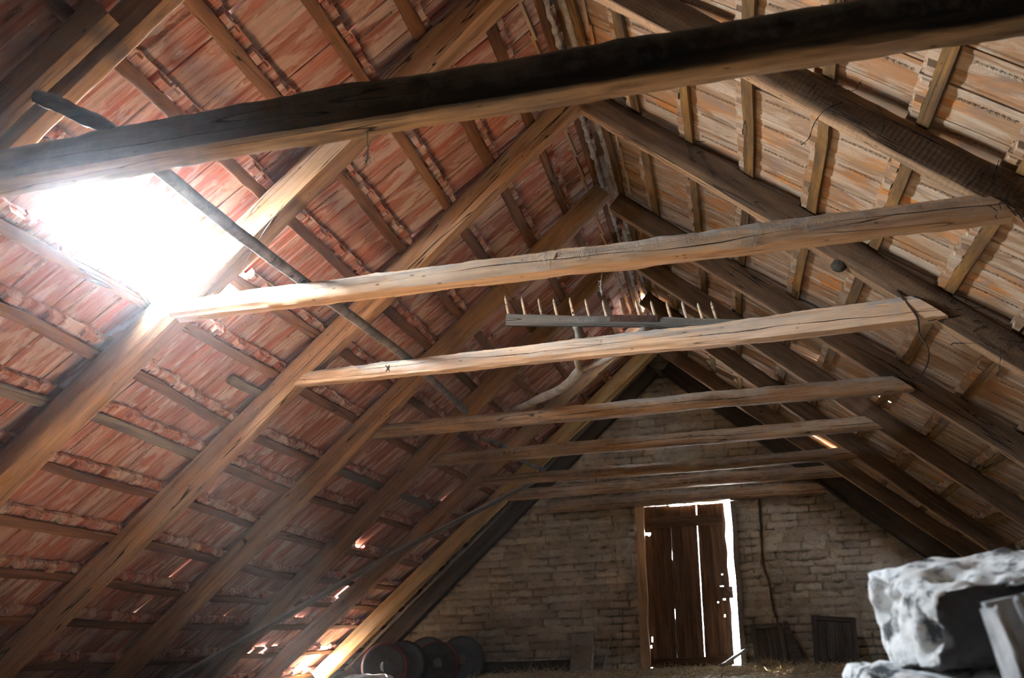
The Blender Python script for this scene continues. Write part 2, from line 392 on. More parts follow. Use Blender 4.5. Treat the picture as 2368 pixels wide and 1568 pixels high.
# tile mesh ------------------------------------------------------------------
TW, TL = .2385, .45     # width across, nominal length
PITCH = .2455
def tile_mesh(name, seed, mat, text=False, chip=None, red=True):
    rr = random.Random(seed)
    ys = [-.5, -.46, -.425, -.40, -.16, -.13, .10, .13, .36, .40, .44, .5]
    zin = [.004, .006, .006, .0, -.002, .002, .002, -.002, 0, .004, .005, .003]
    xs = [0, .035, .06, .13, .22, .32, .385, .43, TL]
    nx, ny = len(xs), len(ys)
    jag = [[rr.uniform(-.004, .004) for _ in range(ny)] for _ in range(2)]
    def P(i, j, top):
        x = xs[i] + (jag[0][j] if i == 0 else jag[1][j] if i == nx-1 else 0)
        y = ys[j]*TW
        sag = .003*math.sin(PI*xs[i]/TL)
        return (x, y, (zin[j] - sag) if top else -.021 - sag)
    keep = [[True]*(ny-1) for _ in range(nx-1)]
    if chip:
        for i in range(nx-1):
            for j in range(ny-1):
                if chip(xs[i], ys[j]*TW): keep[i][j] = False
    nplain = None; V = []; F = []; idx = {}
    def vi(i, j, t):
        k = (i, j, t)
        if k not in idx: idx[k] = len(V); V.append(P(i, j, t))
        return idx[k]
    ok = lambda i, j: 0 <= i < nx-1 and 0 <= j < ny-1 and keep[i][j]
    for i in range(nx-1):
        for j in range(ny-1):
            if not keep[i][j]: continue
            F.append((vi(i, j, 1), vi(i+1, j, 1), vi(i+1, j+1, 1), vi(i, j+1, 1)))
            F.append((vi(i, j, 0), vi(i, j+1, 0), vi(i+1, j+1, 0), vi(i+1, j, 0)))
            for (di, dj, a, b) in ((-1, 0, (i, j), (i, j+1)), (1, 0, (i+1, j+1), (i+1, j)), (0, -1, (i+1, j), (i, j)), (0, 1, (i, j+1), (i+1, j+1))):
                if not ok(i+di, j+dj): F.append((vi(*a, 1), vi(*b, 1), vi(*b, 0), vi(*a, 0)))
    mb = MB(); mb.add(V, F)
    # interlocking lip that runs under the next tile
    lip = [(0, .5*TW-.012, -.0225), (TL, .5*TW-.012, -.0225), (TL, .5*TW+.034, -.0235), (0, .5*TW+.034, -.0235)]
    mb.add(lip + [(x, y, z-.006) for x, y, z in lip], [(0, 1, 2, 3), (7, 6, 5, 4), (0, 4, 5, 1), (1, 5, 6, 2), (2, 6, 7, 3), (3, 7, 4, 0)])
    if not chip:
        mb.box((.052, .012, -.032), (.012, TW+.040, .026))   # headlock rib on the weather side
        # nib hooked over the batten, and the side lug
        for yc, w, hgt in ((.075 if red else -.06, .085 if red else .07, .027), (-.085 if red else .085, .05, .012)):
            a, b = yc-w/2, yc+w/2; x0, x1 = .006, .050
            V = [(x0, a, -.002), (x1, a, -.002), (x1, b, -.002), (x0, b, -.002),
                 (x0+.010, a+.006, hgt), (x1-.004, a+.006, hgt), (x1-.004, b-.006, hgt), (x0+.010, b-.006, hgt)]
            mb.add(V, [(4, 5, 6, 7), (0, 1, 5, 4), (1, 2, 6, 5), (2, 3, 7, 6), (3, 0, 4, 7)])
    if text:
        nplain = len(mb.f)
        cu = bpy.data.curves.new('t', 'FONT'); cu.body = 'BOHN M.KIKINDA'; cu.size = .021; cu.extrude = .0012; cu.resolution_u = 1
        cu.space_character = 1.12; cu.align_x = 'LEFT'
        to = bpy.data.objects.new('t', cu); COL.objects.link(to)
        dg = bpy.context.evaluated_depsgraph_get(); tm = bpy.data.meshes.new_from_object(to.evaluated_get(dg))
        mx = max(v.co.x for v in tm.vertices); sx = .215/mx
        y0 = rr.choice((.045, .03, -.04)) if not red else -.05
        mb.add([(.148 + v.co.x*sx, y0 + v.co.y, .0022 + v.co.z) for v in tm.vertices], [tuple(p.vertices) for p in tm.polygons])
        bpy.data.objects.remove(to); bpy.data.meshes.remove(tm); bpy.data.curves.remove(cu)
    me = bpy.data.meshes.new(name); me.from_pydata(mb.v, [], mb.f); me.update()
    at = me.attributes.new('tile_uv', 'FLOAT_VECTOR', 'POINT'); at.data.foreach_set('vector', np.array(mb.v, dtype=np.float32).ravel())
    me.materials.append(mat)
    if nplain and seed != 12:
        me.materials.append(M_STAMP); me.polygons.foreach_set('material_index', [0]*nplain + [1]*(len(mb.f)-nplain))
    return me

TILE = {'L': [tile_mesh('grooved_tile', 1, M_TILE_L), tile_mesh('grooved_tile', 2, M_TILE_L), tile_mesh('grooved_tile', 3, M_TILE_L, text=True)],
        'R': [tile_mesh('stamped_tile', 11, M_TILE_R, True, None, False), tile_mesh('stamped_tile', 12, M_TILE_R, True, None, False),
              tile_mesh('stamped_tile', 13, M_TILE_R, True, None, False)]}
CHIP = {}
for sd, mt in (('L', M_TILE_L), ('R', M_TILE_R)):
    CHIP[sd, 'tail'] = tile_mesh('chipped_tile', 31, mt, False, lambda x, y: x > .35 and y > .04, sd == 'L')
    CHIP[sd, 'head'] = tile_mesh('chipped_tile', 32, mt, False, lambda x, y: x < .07 and y > .04, sd == 'L')

def tile_mods(side, i, y):
    """what is wrong with the tile of course i centred at y: missing, chipped, slipped"""
    if side == 'L':
        if i == 6 and 2.80 < y < 4.08: return 'gone'
        if i == 13 and 8.1 < y < 8.6: return 'tail'
        if i == 14 and 8.10 < y < 8.6: return 'head'
        if i == 14 and 9.66 < y < 9.90: return 'gone'
        if i == 10 and 8.1 < y < 8.36: return ('slip', .05)
        if i == 3 and 4.9 < y < 5.14: return ('narrow', .82)
        if i == 11 and 9.0 < y < 9.25: return ('narrow', .74)
        if i == 1 and 9.4 < y < 9.65: return ('narrow', .76)
        if i == 8 and 9.3 < y < 9.55: return ('slip', .06)
    else:
        if i == 0 and 8.95 < y < 9.2: return ('slip', .23)
        if i == 5 and 7.5 < y < 7.74: return 'tail'
        if i == 6 and 7.5 < y < 7.74: return 'head'
        if (i == 8 and 10.4 < y < 10.65) or (i == 5 and 10.3 < y < 10.55): return ('narrow', .75)
    return None

RAFT = {'L': [(2.335, 2.408, 0), (3.605, 3.745, 0), (4.93, 5.035, 0), (6.20, 6.30, 0), (7.50, 7.60, .03), (9.08, 9.18, -.15), (10.20, 10.41, -.06)],
        'R': [(2.31, 2.41, 0), (3.605, 3.685, 0), (4.93, 5.065, 0), (6.34, 6.46, -.03), (7.60, 7.715, .03), (8.93, 9.04, .12), (10.11, 10.22, -.06)]}

tiles = []
for side in 'LR':
    FR = frame(side); nr = len(ROWS[side])
    ycols = np.arange(Y_REAR + PITCH/2, WALL_Y + .30, PITCH)
    for i in range(nr):
        shift = RNG.uniform(-.05, .05)
        for c, y in enumerate(ycols):
            y = float(y) + shift
            mod = tile_mods(side, i, y)
            if mod == 'gone': continue
            s0 = row_s(side, i, y) - .115; s1 = (row_s(side, i+1, y) - .115) if i+1 < nr else s0 + .40
            ln = s1 - s0 + .065
            sc = Vector((ln/TL, 1.0, 1.0)); s0 += float(RNG.normal(0, .004))
            if isinstance(mod, tuple):
                if mod[0] == 'slip': s0 += mod[1]
                else: sc.y = mod[1]
            tilt = math.asin(.042/ln) + float(RNG.normal(0, .004)); roll = float(RNG.normal(0, .007)); yaw = float(RNG.normal(0, .007))
            R = FR @ Matrix.Rotation(yaw, 3, 'Z') @ Matrix.Rotation(tilt, 3, 'Y') @ Matrix.Rotation(roll, 3, 'X')
            M = R.to_4x4() @ Matrix.Diagonal((*sc, 1)); M.translation = P3(side, s0, y + float(RNG.normal(0, .002)), OFF_TILE + .004)
            me = CHIP[side, mod] if mod in ('tail', 'head') else TILE[side][int(RNG.integers(3))]
            qs = [proj(M @ Vector(p)) for p in ((0, -.12, 0), (TL, -.12, 0), (TL, .12, 0), (0, .12, 0))]
            area = 0
            if all(qs):
                area = abs(sum(qs[k][0]*qs[(k+1) % 4][1] - qs[(k+1) % 4][0]*qs[k][1] for k in range(4)))/2
                cx = sum(q[0] for q in qs)/4; cy = sum(q[1] for q in qs)/4
                if not (-25 < cx < 2393 and -25 < cy < 1593): area = 0
                # hidden behind the near collar beam
                if abs(cy - (420 - .168*cx)) < 45: area *= .3
            tiles.append((side, i, y, M, me, area))

TILE_NAME = {'L': 'grooved_roof_tile', 'R': 'stamped_roof_tile'}
for side in 'LR':
    mine = sorted((t for t in tiles if t[0] == side), key=lambda t: -t[5])
    near = [t for t in mine[:300] if t[5] > 0]; rest = mine[len(near):]
    lefts = 'left' if side == 'L' else 'right'
    mids = [(a+b)/2 for a, b, _ in RAFT[side]]
    count = {}
    for t in sorted(near, key=lambda t: (t[1], t[2])):
        _, i, y, M, me, _ = t
        o = bpy.data.objects.new(TILE_NAME[side], me); link(o); o.matrix_world = M
        b = sum(1 for m in mids if m < y); k = count[(i, b)] = count.get((i, b), 0) + 1
        where = f'tile {ORD[k]} past the {ORD[b]} {lefts} rafter' if b else f'tile {ORD[k]} before the nearest {lefts} rafter'
        kind = 'red grooved clay' if side == 'L' else 'ochre stamped clay'
        tag(o, f'{kind} {where}, {ORD[i+1]} course below the ridge', 'roof tile', f'{lefts} slope roof tiles')
    V = []; F = []; U = []; Rn = []
    for t in rest:
        _, i, y, M, me, _ = t
        n = len(V); co = np.empty(len(me.vertices)*3, dtype=np.float32); me.vertices.foreach_get('co', co); co = co.reshape(-1, 3)
        w = co @ np.array(M.to_3x3()).T + np.array(M.translation)
        V.append(w); U.append(co); Rn.append(np.full(len(co), RNG.random()))
        F.append([(tuple(p.vertices), p.material_index) for p in me.polygons])
    base = 0; faces = []; mi = []
    for v, f in zip(V, F):
        faces += [tuple(q + base for q in p) for p, _ in f]; mi += [m for _, m in f]; base += len(v)
    me = bpy.data.meshes.new('roof_tiling'); me.from_pydata(np.concatenate(V).tolist(), [], faces); me.update()
    me.attributes.new('tile_uv', 'FLOAT_VECTOR', 'POINT').data.foreach_set('vector', np.concatenate(U).astype(np.float32).ravel())
    me.attributes.new('tile_rnd', 'FLOAT', 'POINT').data.foreach_set('value', np.concatenate(Rn).astype(np.float32))
    me.materials.append(M_TILE_L if side == 'L' else M_TILE_R); me.materials.append(M_STAMP); me.polygons.foreach_set('material_index', mi)
    o = link(bpy.data.objects.new('roof_tiling', me))
    tag(o, f'far and outlying clay tiles of the {lefts} roof slope', 'roof tiles', None, 'stuff')

# ridge caps -----------------------------------------------------------------
def ridge_cap(y, parent_rest=None):
    mb = parent_rest or MB(); V = []; n = 10; zc = ZA + .13
    for q, (yy, r) in enumerate(((y, .175), (y+.40, .160), (y+.40, .143), (y, .158))):
        for k in range(n+1):
            a = math.radians(-12) + math.radians(204)*k/n; V.append((r*math.cos(a), yy, zc + r*math.sin(a)))
    F = []
    m = n+1
    for k in range(n):
        for q in range(4): F.append((q*m+k, q*m+k+1, ((q+1) % 4)*m+k+1, ((q+1) % 4)*m+k))
    F += [tuple(q*m for q in range(4)), tuple(q*m+n for q in (3, 2, 1, 0))]
    mb.add(V, F); return mb
rest = MB(); k = 0
y = Y_REAR
while y < WALL_Y + .2:
    if y < 3.6: ridge_cap(y, rest)
    else:
        k += 1
        mb = ridge_cap(y + (.135 if 8.8 < y < 9.15 else 0)); o = mb.build('ridge_tile', M_TILE_R)
        tag(o, f'half round ridge tile over the roof apex, {ORD[k] if k < 21 else "farthest"} from the camera', 'ridge tile', 'ridge tiles')
        m = MB()
        for sx in (-1, 1):
            pts = [(sx*(.05 + .012*noise.noise(Vector((yy*7, sx, 1)))), yy, ZA + .175 + .014*noise.noise(Vector((yy*11, sx, 5)))) for yy in np.linspace(y, y+.34, 9)]
            m.tube(pts, [.022 + .010*noise.noise(Vector((yy*17, sx, 9))) for yy in np.linspace(y, y+.34, 9)], 8, .35, y)
        m.build('mortar', M_MORTAR, o)['label'] = 'pale crumbling mortar bed'
    y += .345
o = rest.build('ridge_tiling', M_TILE_R); tag(o, 'ridge tiles over the attic behind the camera', 'ridge tiles', None, 'stuff')

# battens --------------------------------------------------------------------
BREAK = {0: [Y_REAR, 3.65, 6.25, 9.12, WALL_Y+.1], 1: [Y_REAR, 2.37, 4.99, 7.55, WALL_Y+.1]}
SPAN = ['nearest', 'second', 'third', 'farthest']
for side in 'LR':
    inw = frame(side).col[2]
    for i in range(len(ROWS[side])):
        br = BREAK[i % 2]
        for j in range(4):
            y0, y1 = br[j] + .006, br[j+1] - .006
            if side == 'L' and i == 6:
                if j == 0: y1 = 2.70
                elif j == 1: y0 = 3.95
            n = max(2, int((y1-y0)/.45)); pts = []
            for k in range(n+1):
                yy = y0 + (y1-y0)*k/n
                pts.append(P3(side, row_s(side, i, yy) - .03 + random.gauss(0, .004), yy, OFF_LATH + random.gauss(0, .0015)))
            w = random.uniform(.052, .066); sd = i*7 + j*3 + (50 if side == 'R' else 0)
            mat = M_OLD if (random.random() < .05 and side == 'L') else (M_LATH if side == 'L' else M_LATH_R)
            o = timber('roof_batten', pts, w, .022, inw, mat, sd, .035, .0035 if side == 'L' else .002, .3 if side == 'L' else .12)
            tag(o, f'{"rough" if side == "L" else "ochre"} wooden roof batten on the {"left" if side == "L" else "right"} slope, {ORD[i+1]} below the ridge, {SPAN[j]} length', 'batten', 'roof battens')
# the batten broken loose across the gap, and two stubs nailed beside others
def lone(name, pts, w, h, side, mat, seed, label, cat, **k):
    o = timber(name, pts, w, h, frame(side).col[2], mat, seed, .03, .003, .2, **k); return tag(o, label, cat)
lone('roof_batten', [P3('L', 2.16, 2.70, .15), P3('L', 2.44, 3.66, .15)], .035, .028, 'L', M_OLD, 71, 'loose grey batten hanging slantwise across the hole in the roof', 'batten')
lone('roof_batten', [P3('L', 2.60, 4.62, .152), P3('L', 2.60, 5.04, .152)], .055, .03, 'L', M_OLD, 72, 'short grey batten stub beside the second left rafter', 'batten')

# rafters --------------------------------------------------------------------
for side in 'LR':
    lefts = 'left' if side == 'L' else 'right'; inw = frame(side).col[2]
    for k, (ya, yb, dy) in enumerate(RAFT[side]):
        pts = []
        for s in (-.02, 1.3, 2.5, 3.7, 5.22):
            pts.append(P3(side, s, (ya+yb)/2 + dy*(s-2.4), 0))
        two = side == 'L' and k == 6
        w = yb - ya
        look = ['nearest, partly spliced', 'second, beside the roof hole', 'third', 'fourth', 'fifth', 'sixth', 'last, pale sawn'] if side == 'L' else ['nearest', 'second', 'third', 'fourth', 'fifth', 'sixth', 'last']
        if two:
            r = empty('rafter', pts[0])
            for q, (a, b) in enumerate(((-.5, -.08), (-.06, .5))):
                pp = [p + Vector((0, w*(a+b)/2, 0)) - (inw*(.012*q)) for p in pts]
                o = timber('beam_half', pp, w*(b-a), .15, inw, M_FRESH, 90+q, .03, .003, .1)
                o.parent = r; o.matrix_parent_inverse = Matrix.Translation(-Vector(pts[0]))
            o = r
        else:
            o = timber('rafter', pts, w, .152, inw, M_RAFTER if side == 'L' else M_RAFTER_R, 20+k+(40 if side == 'R' else 0), .03, .005, .22)
        tag(o, f'{look[k]} {lefts} roof rafter, heavy hewn timber under the battens' if k else f'nearest {lefts} roof rafter, heavy hewn timber under the battens', 'rafter', f'{lefts} rafters')
# splice board on the nearest left rafter
lone('splice_board', [P3('L', 1.59, 2.27, .01), P3('L', 2.6, 2.26, .01)], .07, .12, 'L', M_RAFTER, 77, 'weathered splice board nailed along the nearest left rafter', 'board')
# gable rafters lying on the end wall
for side, za, ze, xe in (('L', 3.36, .02, 3.77), ('R', 3.37, .0, 3.82)):
    sg = -1 if side == 'L' else 1
    p0 = Vector((sg*.02, 10.97, za)); p1 = Vector((sg*xe, 10.97, ze)); d = (p1-p0).normalized()
    inw = Vector((-sg*ST, 0, -CT)); inw = (inw - d*inw.dot(d)).normalized()
    o = timber('gable_rafter', [p0, p1], .16, .22, inw, M_DARKW, 61 + sg, .04, .004, .12)
    tag(o, f'dark gable rafter against the brick end wall on the {"left" if sg < 0 else "right"}', 'rafter', 'gable rafters')
o = timber('edge_board', [P3('L', .15, 10.72, .03), P3('L', 5.1, 10.62, .03)], .05, .03, frame('L').col[2], M_OLD, 64, .04, .003, .2)
tag(o, 'thin grey board along the slope between last left rafter and gable', 'board')

# wind brace -----------------------------------------------------------------
o = timber('wind_brace', [P3('L', 2.02, 10.50, -.006), P3('L', 3.43, 8.52, -.006), P3('L', 4.95, 6.80, -.006)], .095, .024, frame('L').col[2], M_OLD, 66, .03, .002, .1)
o.location += frame('L').col[2]*.026
tag(o, 'long grey diagonal brace board nailed across the far left rafters', 'brace')

# collar beams ---------------------------------------------------------------
DOWN = Vector((0, 0, -1))
CB = [  # k, z bottom, width, heights, mat, label
    (0, 1.876, (.125, .12), (.13, .15), M_TIE, 'thick dark sooty collar beam nearest the camera, spanning the whole attic'),
    (1, 1.884, (.10, .11), (.095, .115), M_COLLAR, 'second collar beam, dusty top, left end glaring beside the roof hole'),
    (2, 1.888, (.085, .12), (.085, .145), M_COLLAR, 'third collar beam, pale hewn log carrying the wooden rake head'),
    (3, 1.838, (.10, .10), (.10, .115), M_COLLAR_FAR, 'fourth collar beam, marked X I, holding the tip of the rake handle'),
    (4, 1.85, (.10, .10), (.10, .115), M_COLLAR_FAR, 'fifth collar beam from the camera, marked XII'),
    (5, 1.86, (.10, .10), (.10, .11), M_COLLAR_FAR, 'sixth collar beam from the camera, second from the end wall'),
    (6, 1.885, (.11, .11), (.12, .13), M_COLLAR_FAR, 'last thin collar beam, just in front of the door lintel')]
MARKS = {2: ('X', -1.22), 3: ('X I', -1.06), 4: ('XII', -1.17)}
for k, z, w, h, mat, lab in CB:
    yb = YR[k]; half = (ZA - z)/math.tan(TH) + .03
    yl = yb - (w[0] if hasattr(w, '__len__') else w)/2
    bow = .02*math.sin(k*2.1+1)
    pts = [(-half, yl, z), (-half*.35, yl - .006, z + bow*.3), (half*.35, yl + .004, z + bow*.6), (half, yl, z)]
    ct = 1/math.tan(TH)
    o = timber('collar_beam', pts, w, h, DOWN, mat, 5+k*3, .025, .0055, .30 if k else .2, cut=(-ct, ct), rtop=.75 if k else .25)
    tag(o, lab, 'collar beam', 'collar beams')
    if k in MARKS:
        txt, x0 = MARKS[k]; m = MB(); x = x0; yf = yb - (w[0]+(w[1]-w[0])*.25) - .0005; zc = z + h[0]*.5; q = .019
        for ch in txt:
            st = [(-q*.6, q*.6), (q*.6, -q*.6)] if ch == 'X' else [(q*.3, -q*.1)] if ch == 'I' else []
            for a, b in st: m.tube([(x+a, yf, zc+q), (x+b, yf, zc-q)], .0026, 5)
            x += .040
        mk = m.build('carpenter_mark', M_MARK); mk.parent = o; mk.matrix_parent_inverse = o.matrix_world.inverted()
        mk['label'] = f'carved numeral {txt}'
# ---------------------------------------------------------------- end wall of whitewashed bricks
def lean(z): return -.036*(1 - z/1.8)*2
OP_L, OP_R, OP_T = -.395, .694, 1.83
def brick_wall():
    d = .017; xs = np.arange(-4.3, 4.3 + d, d); zs = np.arange(-.05, 3.72, d)
    X, Z = np.meshgrid(xs, zs)
    sh = X.shape; N1 = np.empty(sh); N2 = np.empty(sh); N3 = np.empty(sh)
    for a in range(sh[0]):
        for b in range(sh[1]):
            x, z = X[a, b], Z[a, b]
            N1[a, b] = noise.noise(Vector((x*2.3, z*4, 1))); N2[a, b] = noise.noise(Vector((x*9, z*13, 5))); N3[a, b] = noise.noise(Vector((x*28, z*34, 9)))
    rng = np.random.default_rng(3)
    Zw = Z + .022*N1 + .014*N2; Xw = X + .03*N1 + .022*N2
    ch = .0865; course = np.floor(Zw/ch).astype(int); fz = Zw/ch - course
    joint = np.zeros(sh); bid = np.zeros(sh)
    dz = np.minimum(fz, 1-fz)*ch
    dx = np.full(sh, 9.0)
    for c in range(course.min(), course.max()+1):
        e = [-4.6 - rng.random()*.3]
        while e[-1] < 4.7: e.append(e[-1] + rng.uniform(.20, .36))
        e = np.array(e); m = course == c; q = np.searchsorted(e, Xw[m])
        dx[m] = np.minimum(Xw[m]-e[q-1], e[np.clip(q, 0, len(e)-1)]-Xw[m]); bid[m] = rng.random(len(e)+1)[q]
    jw = .0135 + .008*N2
    jn = np.clip(1 - np.minimum(dz*.9, dx)/np.maximum(jw, .003), 0, 1)
    fade = np.clip(.62 + 1.1*N1 + .9*N2 + .6*N3, .08, 1)          # whitewash hides some joints
    joint = jn*fade
    Y = -(.012*bid + .012*N2 + .006*N3) + .024*joint
    # tall crack right of the door
    cx = np.interp(Z, [.40, .62, .9, 1.1, 1.75, 2.2], [1.03, 1.00, .985, .945, .985, .99]) + .010*N2
    ck = np.clip(1.35 - np.abs(X-cx)/.016, 0, 1)*((Z > .42) & (Z < 1.85)); joint = np.maximum(joint, ck); Y += .06*ck
    for xx, z0, z1 in ((-.70, .3, 1.75), (.83, 1.0, 1.8)):
        ck = np.clip(1.1 - np.abs(X - xx - .03*N1 - .012*N2)/.009, 0, 1)*((Z > z0) & (Z < z1))*np.clip(.6+1.5*N2, 0, 1); joint = np.maximum(joint, ck); Y += .02*ck
    top = ZA + .285 - .881*np.abs(X) + np.where(X < .3, .03, -.022) + .02*N2
    off = np.array([lean(z) for z in zs])[:, None]
    inside = (X > OP_L + off + .012*N2) & (X < OP_R + off + .01*N2) & (Z < OP_T + .03)
    good = (Z < top) & ~inside
    idx = -np.ones(sh, dtype=int); idx[good] = np.arange(good.sum())
    V = np.stack([X[good], WALL_Y + Y[good], Z[good]], 1)
    q = good[:-1, :-1] & good[1:, :-1] & good[:-1, 1:] & good[1:, 1:]
    F = np.stack([idx[:-1, :-1][q], idx[:-1, 1:][q], idx[1:, 1:][q], idx[1:, :-1][q]], 1)
    me = bpy.data.meshes.new('wall_back'); me.from_pydata(V.tolist(), [], F.tolist()); me.update()
    me.attributes.new('joint', 'FLOAT', 'POINT').data.foreach_set('value', joint[good].astype(np.float32))
    me.attributes.new('brick', 'FLOAT', 'POINT').data.foreach_set('value', bid[good].astype(np.float32))
    me.materials.append(M_WALL); me.polygons.foreach_set('use_smooth', [True]*len(me.polygons))
    o = link(bpy.data.objects.new('wall_back', me)); md = o.modifiers.new('thick', 'SOLIDIFY'); md.thickness = .22; md.offset = -1
    return structure(o)
brick_wall()

mb = MB(); mb.box((0, Y_REAR-.12, 1.6), (8.8, .2, 4.6)); structure(mb.build('wall_front', M_WALL))

# floor ----------------------------------------------------------------------
def floor_z(x, y): return .012*noise.noise(Vector((x*2.1, y*2.1, 3))) + .010*noise.noise(Vector((x*9, y*9, 8))) - .012
V = []; F = []; xs = np.linspace(-4.35, 4.35, 110); ys = np.linspace(Y_REAR-.2, WALL_Y+.3, 220)
for yy in ys:
    for xx in xs: V.append((xx, yy, floor_z(xx, yy)))
n = len(xs)
for a in range(len(ys)-1):
    for b in range(n-1): F.append((a*n+b, a*n+b+1, (a+1)*n+b+1, (a+1)*n+b))
fl = structure(mesh_obj('floor', V, F, M_FLOOR, None, True)); md = fl.modifiers.new('thick', 'SOLIDIFY'); md.thickness = .3; md.offset = -1

def straw_strands(name, n, area, hgt, label, cat, length=(.05, .16), lie=.35, mat=M_STRAW, group=None):
    mb = MB()
    for _ in range(n):
        x, y, z0 = area(); L = random.uniform(*length); a = random.uniform(0, 2*PI); e = abs(random.gauss(0, lie)); w = random.uniform(.0012, .0028)
        d = Vector((math.cos(a)*math.cos(e), math.sin(a)*math.cos(e), math.sin(e))); s = Vector((-d.y, d.x, 0)).normalized()*w; u = Vector((0, 0, w))
        p = Vector((x, y, floor_z(x, y) + z0 + .004)); m = p + d*L*.5 + Vector((0, 0, -.12*L*L*10*random.random())); q = p + d*L - Vector((0, 0, L*.25*random.random()))
        q.z = max(q.z, floor_z(q.x, q.y)+.003); m.z = max(m.z, floor_z(m.x, m.y)+.003)
        mb.add([p+s, p-s, p+u*1.5, m+s, m-s, m+u*1.5, q+s*.6, q-s*.6, q+u], [(0, 3, 5, 2), (1, 2, 5, 4), (0, 1, 4, 3), (3, 6, 8, 5), (4, 5, 8, 7), (3, 4, 7, 6)])
    o = mb.build(name, mat); return tag(o, label, cat, group, 'stuff')
straw_strands('straw', 9000, lambda: (random.uniform(-2.2, 2.4), 11.0 - abs(random.gauss(0, 1.1)), random.random()*.02), 0, 'loose straw and hay scattered over the floor before the end wall', 'straw')
def heap(cx, cy, rx, ry, h):
    def f():
        r = math.sqrt(random.random()); a = random.uniform(0, 2*PI); return cx+rx*r*math.cos(a), cy+ry*r*math.sin(a), h*(1-r)*random.random()
    return f
straw_strands('straw_pile', 800, heap(.85, 10.72, .22, .14, .10), 0, 'bright straw pile on the floor just right of the door', 'straw', (.05, .14), .6)
straw_strands('straw_bunch', 350, heap(-1.55, 10.55, .28, .10, .06), 0, 'yellow straw bunch on the floor in front of the left brick wall', 'straw', (.08, .24), .4)

# door -----------------------------------------------------------------------
def lean_box(mb, x0, x1, y0, y1, z0, z1, jit=.004, seed=0, n=24):
    V = []; F = []
    for i in range(n+1):
        z = z0+(z1-z0)*i/n; l = lean(z); a = jit*noise.noise(Vector((z*3, seed, 0))); b = jit*noise.noise(Vector((z*3, seed, 5)))
        V += [(x0+l+a, y0+.3*a, z), (x1+l+b, y0+.3*b, z), (x1+l+b, y1, z), (x0+l+a, y1, z)]
    for i in range(n):
        for k in range(4): F.append((i*4+k, i*4+(k+1) % 4, (i+1)*4+(k+1) % 4, (i+1)*4+k))
    F += [(3, 2, 1, 0), (n*4, n*4+1, n*4+2, n*4+3)]
    mb.add(V, F)
def along_z(o):
    """give an upright board its grain: mesh turned so its own X runs up"""
    R = Matrix.Rotation(-PI/2, 4, 'Y'); o.data.transform(R.inverted()); o.matrix_basis = o.matrix_basis @ R; return o
mb = MB(); lean_box(mb, -.432, -.335, 10.985, 11.093, 0, 1.815, .012, 3); structure(along_z(mb.build('trim_1', M_RAFTER)))
mb = MB(); lean_box(mb, .655, .712, 10.99, 11.12, 0, 1.80, .010, 8); structure(along_z(mb.build('trim_2', M_OLD)))
o = timber('trim_3', [(-1.48, 11.03, 1.812), (1.72, 11.03, 1.812)], .15, .13, DOWN, M_COLLAR_FAR, 83, .03, .006, .2); structure(o)
mb = MB(); mb.box((0, 11.07, .0), (1.3, .16, .05)); structure(mb.build('trim_4', M_OLD))
DY = 11.10
door = empty('door_1', (0, DY, 0)); structure(door)
def plank(x0, x1, z0, z1, holes, seed, ragged=(0, 0)):
    d = .013; nx = max(2, int((x1-x0)/d)); nz = int((z1-z0)/d); V = []; F = []; ok = set(); idx = {}
    for i in range(nx):
        for j in range(nz):
            x = x0 + (i+.5)*(x1-x0)/nx; z = z0 + (j+.5)*d
            if any((x+lean(z)-hx)**2/rx**2 + (z-hz)**2/rz**2 < 1 for hx, hz, rx, rz in holes): continue
            ok.add((i, j))
    def vid(i, j, t):
        if (i, j, t) not in idx:
            idx[i, j, t] = len(V); z = z0 + j*d; e = ragged[0]*noise.noise(Vector((z*6, seed, 1))) if i == 0 else ragged[1]*noise.noise(Vector((z*6, seed, 2))) if i == nx else 0
            V.append((x0 + i*(x1-x0)/nx + lean(z) + e, DY + (.028 if t else 0) + .002*noise.noise(Vector((i*.5, z*2, seed))), z))
        return idx[i, j, t]
    for (i, j) in ok:
        F.append((vid(i, j, 0), vid(i+1, j, 0), vid(i+1, j+1, 0), vid(i, j+1, 0))); F.append((vid(i, j, 1), vid(i, j+1, 1), vid(i+1, j+1, 1), vid(i+1, j, 1)))
        for di, dj, a, b in ((-1, 0, (i, j), (i, j+1)), (1, 0, (i+1, j+1), (i+1, j)), (0, -1, (i+1, j), (i, j)), (0, 1, (i, j+1), (i+1, j+1))):
            if (i+di, j+dj) not in ok: F.append((vid(*a, 0), vid(*b, 0), vid(*b, 1), vid(*a, 1)))
    o = mesh_obj('plank', V, F, M_DOOR); along_z(o); o.parent = door; o.matrix_parent_inverse = Matrix.Translation((0, -DY, 0)); return o
plank(-.365, -.037, .03, 1.814, [(-.305, 1.495, .020, .016), (-.34, 1.50, .012, .014), (-.31, 1.66, .01, .012), (-.385, .25, .010, .016), (-.365, .33, .006, .03)], 1, (.004, .002))
plank(-.036, .264, .03, 1.810, [], 2, (.004, .003))
plank(.2705, .585, .03, 1.803, [(.462, .86, .022, .020), (.475, .745, .016, .024), (.48, 1.0, .012, .008), (.40, .70, .006, .006), (.46, .55, .005, .01), (.50, .62, .005, .012)], 3, (.004, .012))
for z0, z1, sd in ((1.555, 1.675, 4), (.0, .125, 5)):
    o = timber('ledge', [(-.31+lean(z0), DY-.0185, z0), (.56+lean(z0), DY-.0185, z0)], .032, z1-z0, DOWN, M_DOOR, sd, .03, .003, .1)
    o.parent = door; o.matrix_parent_inverse = Matrix.Translation((0, -DY, 0))
mb = MB(); mb.box((.51, DY-.004, .80), (.14, .006, .13)); mb.tube([(.44, DY-.012, .865), (.52, DY-.02, .83), (.575, DY-.012, .775)], .008, 6)
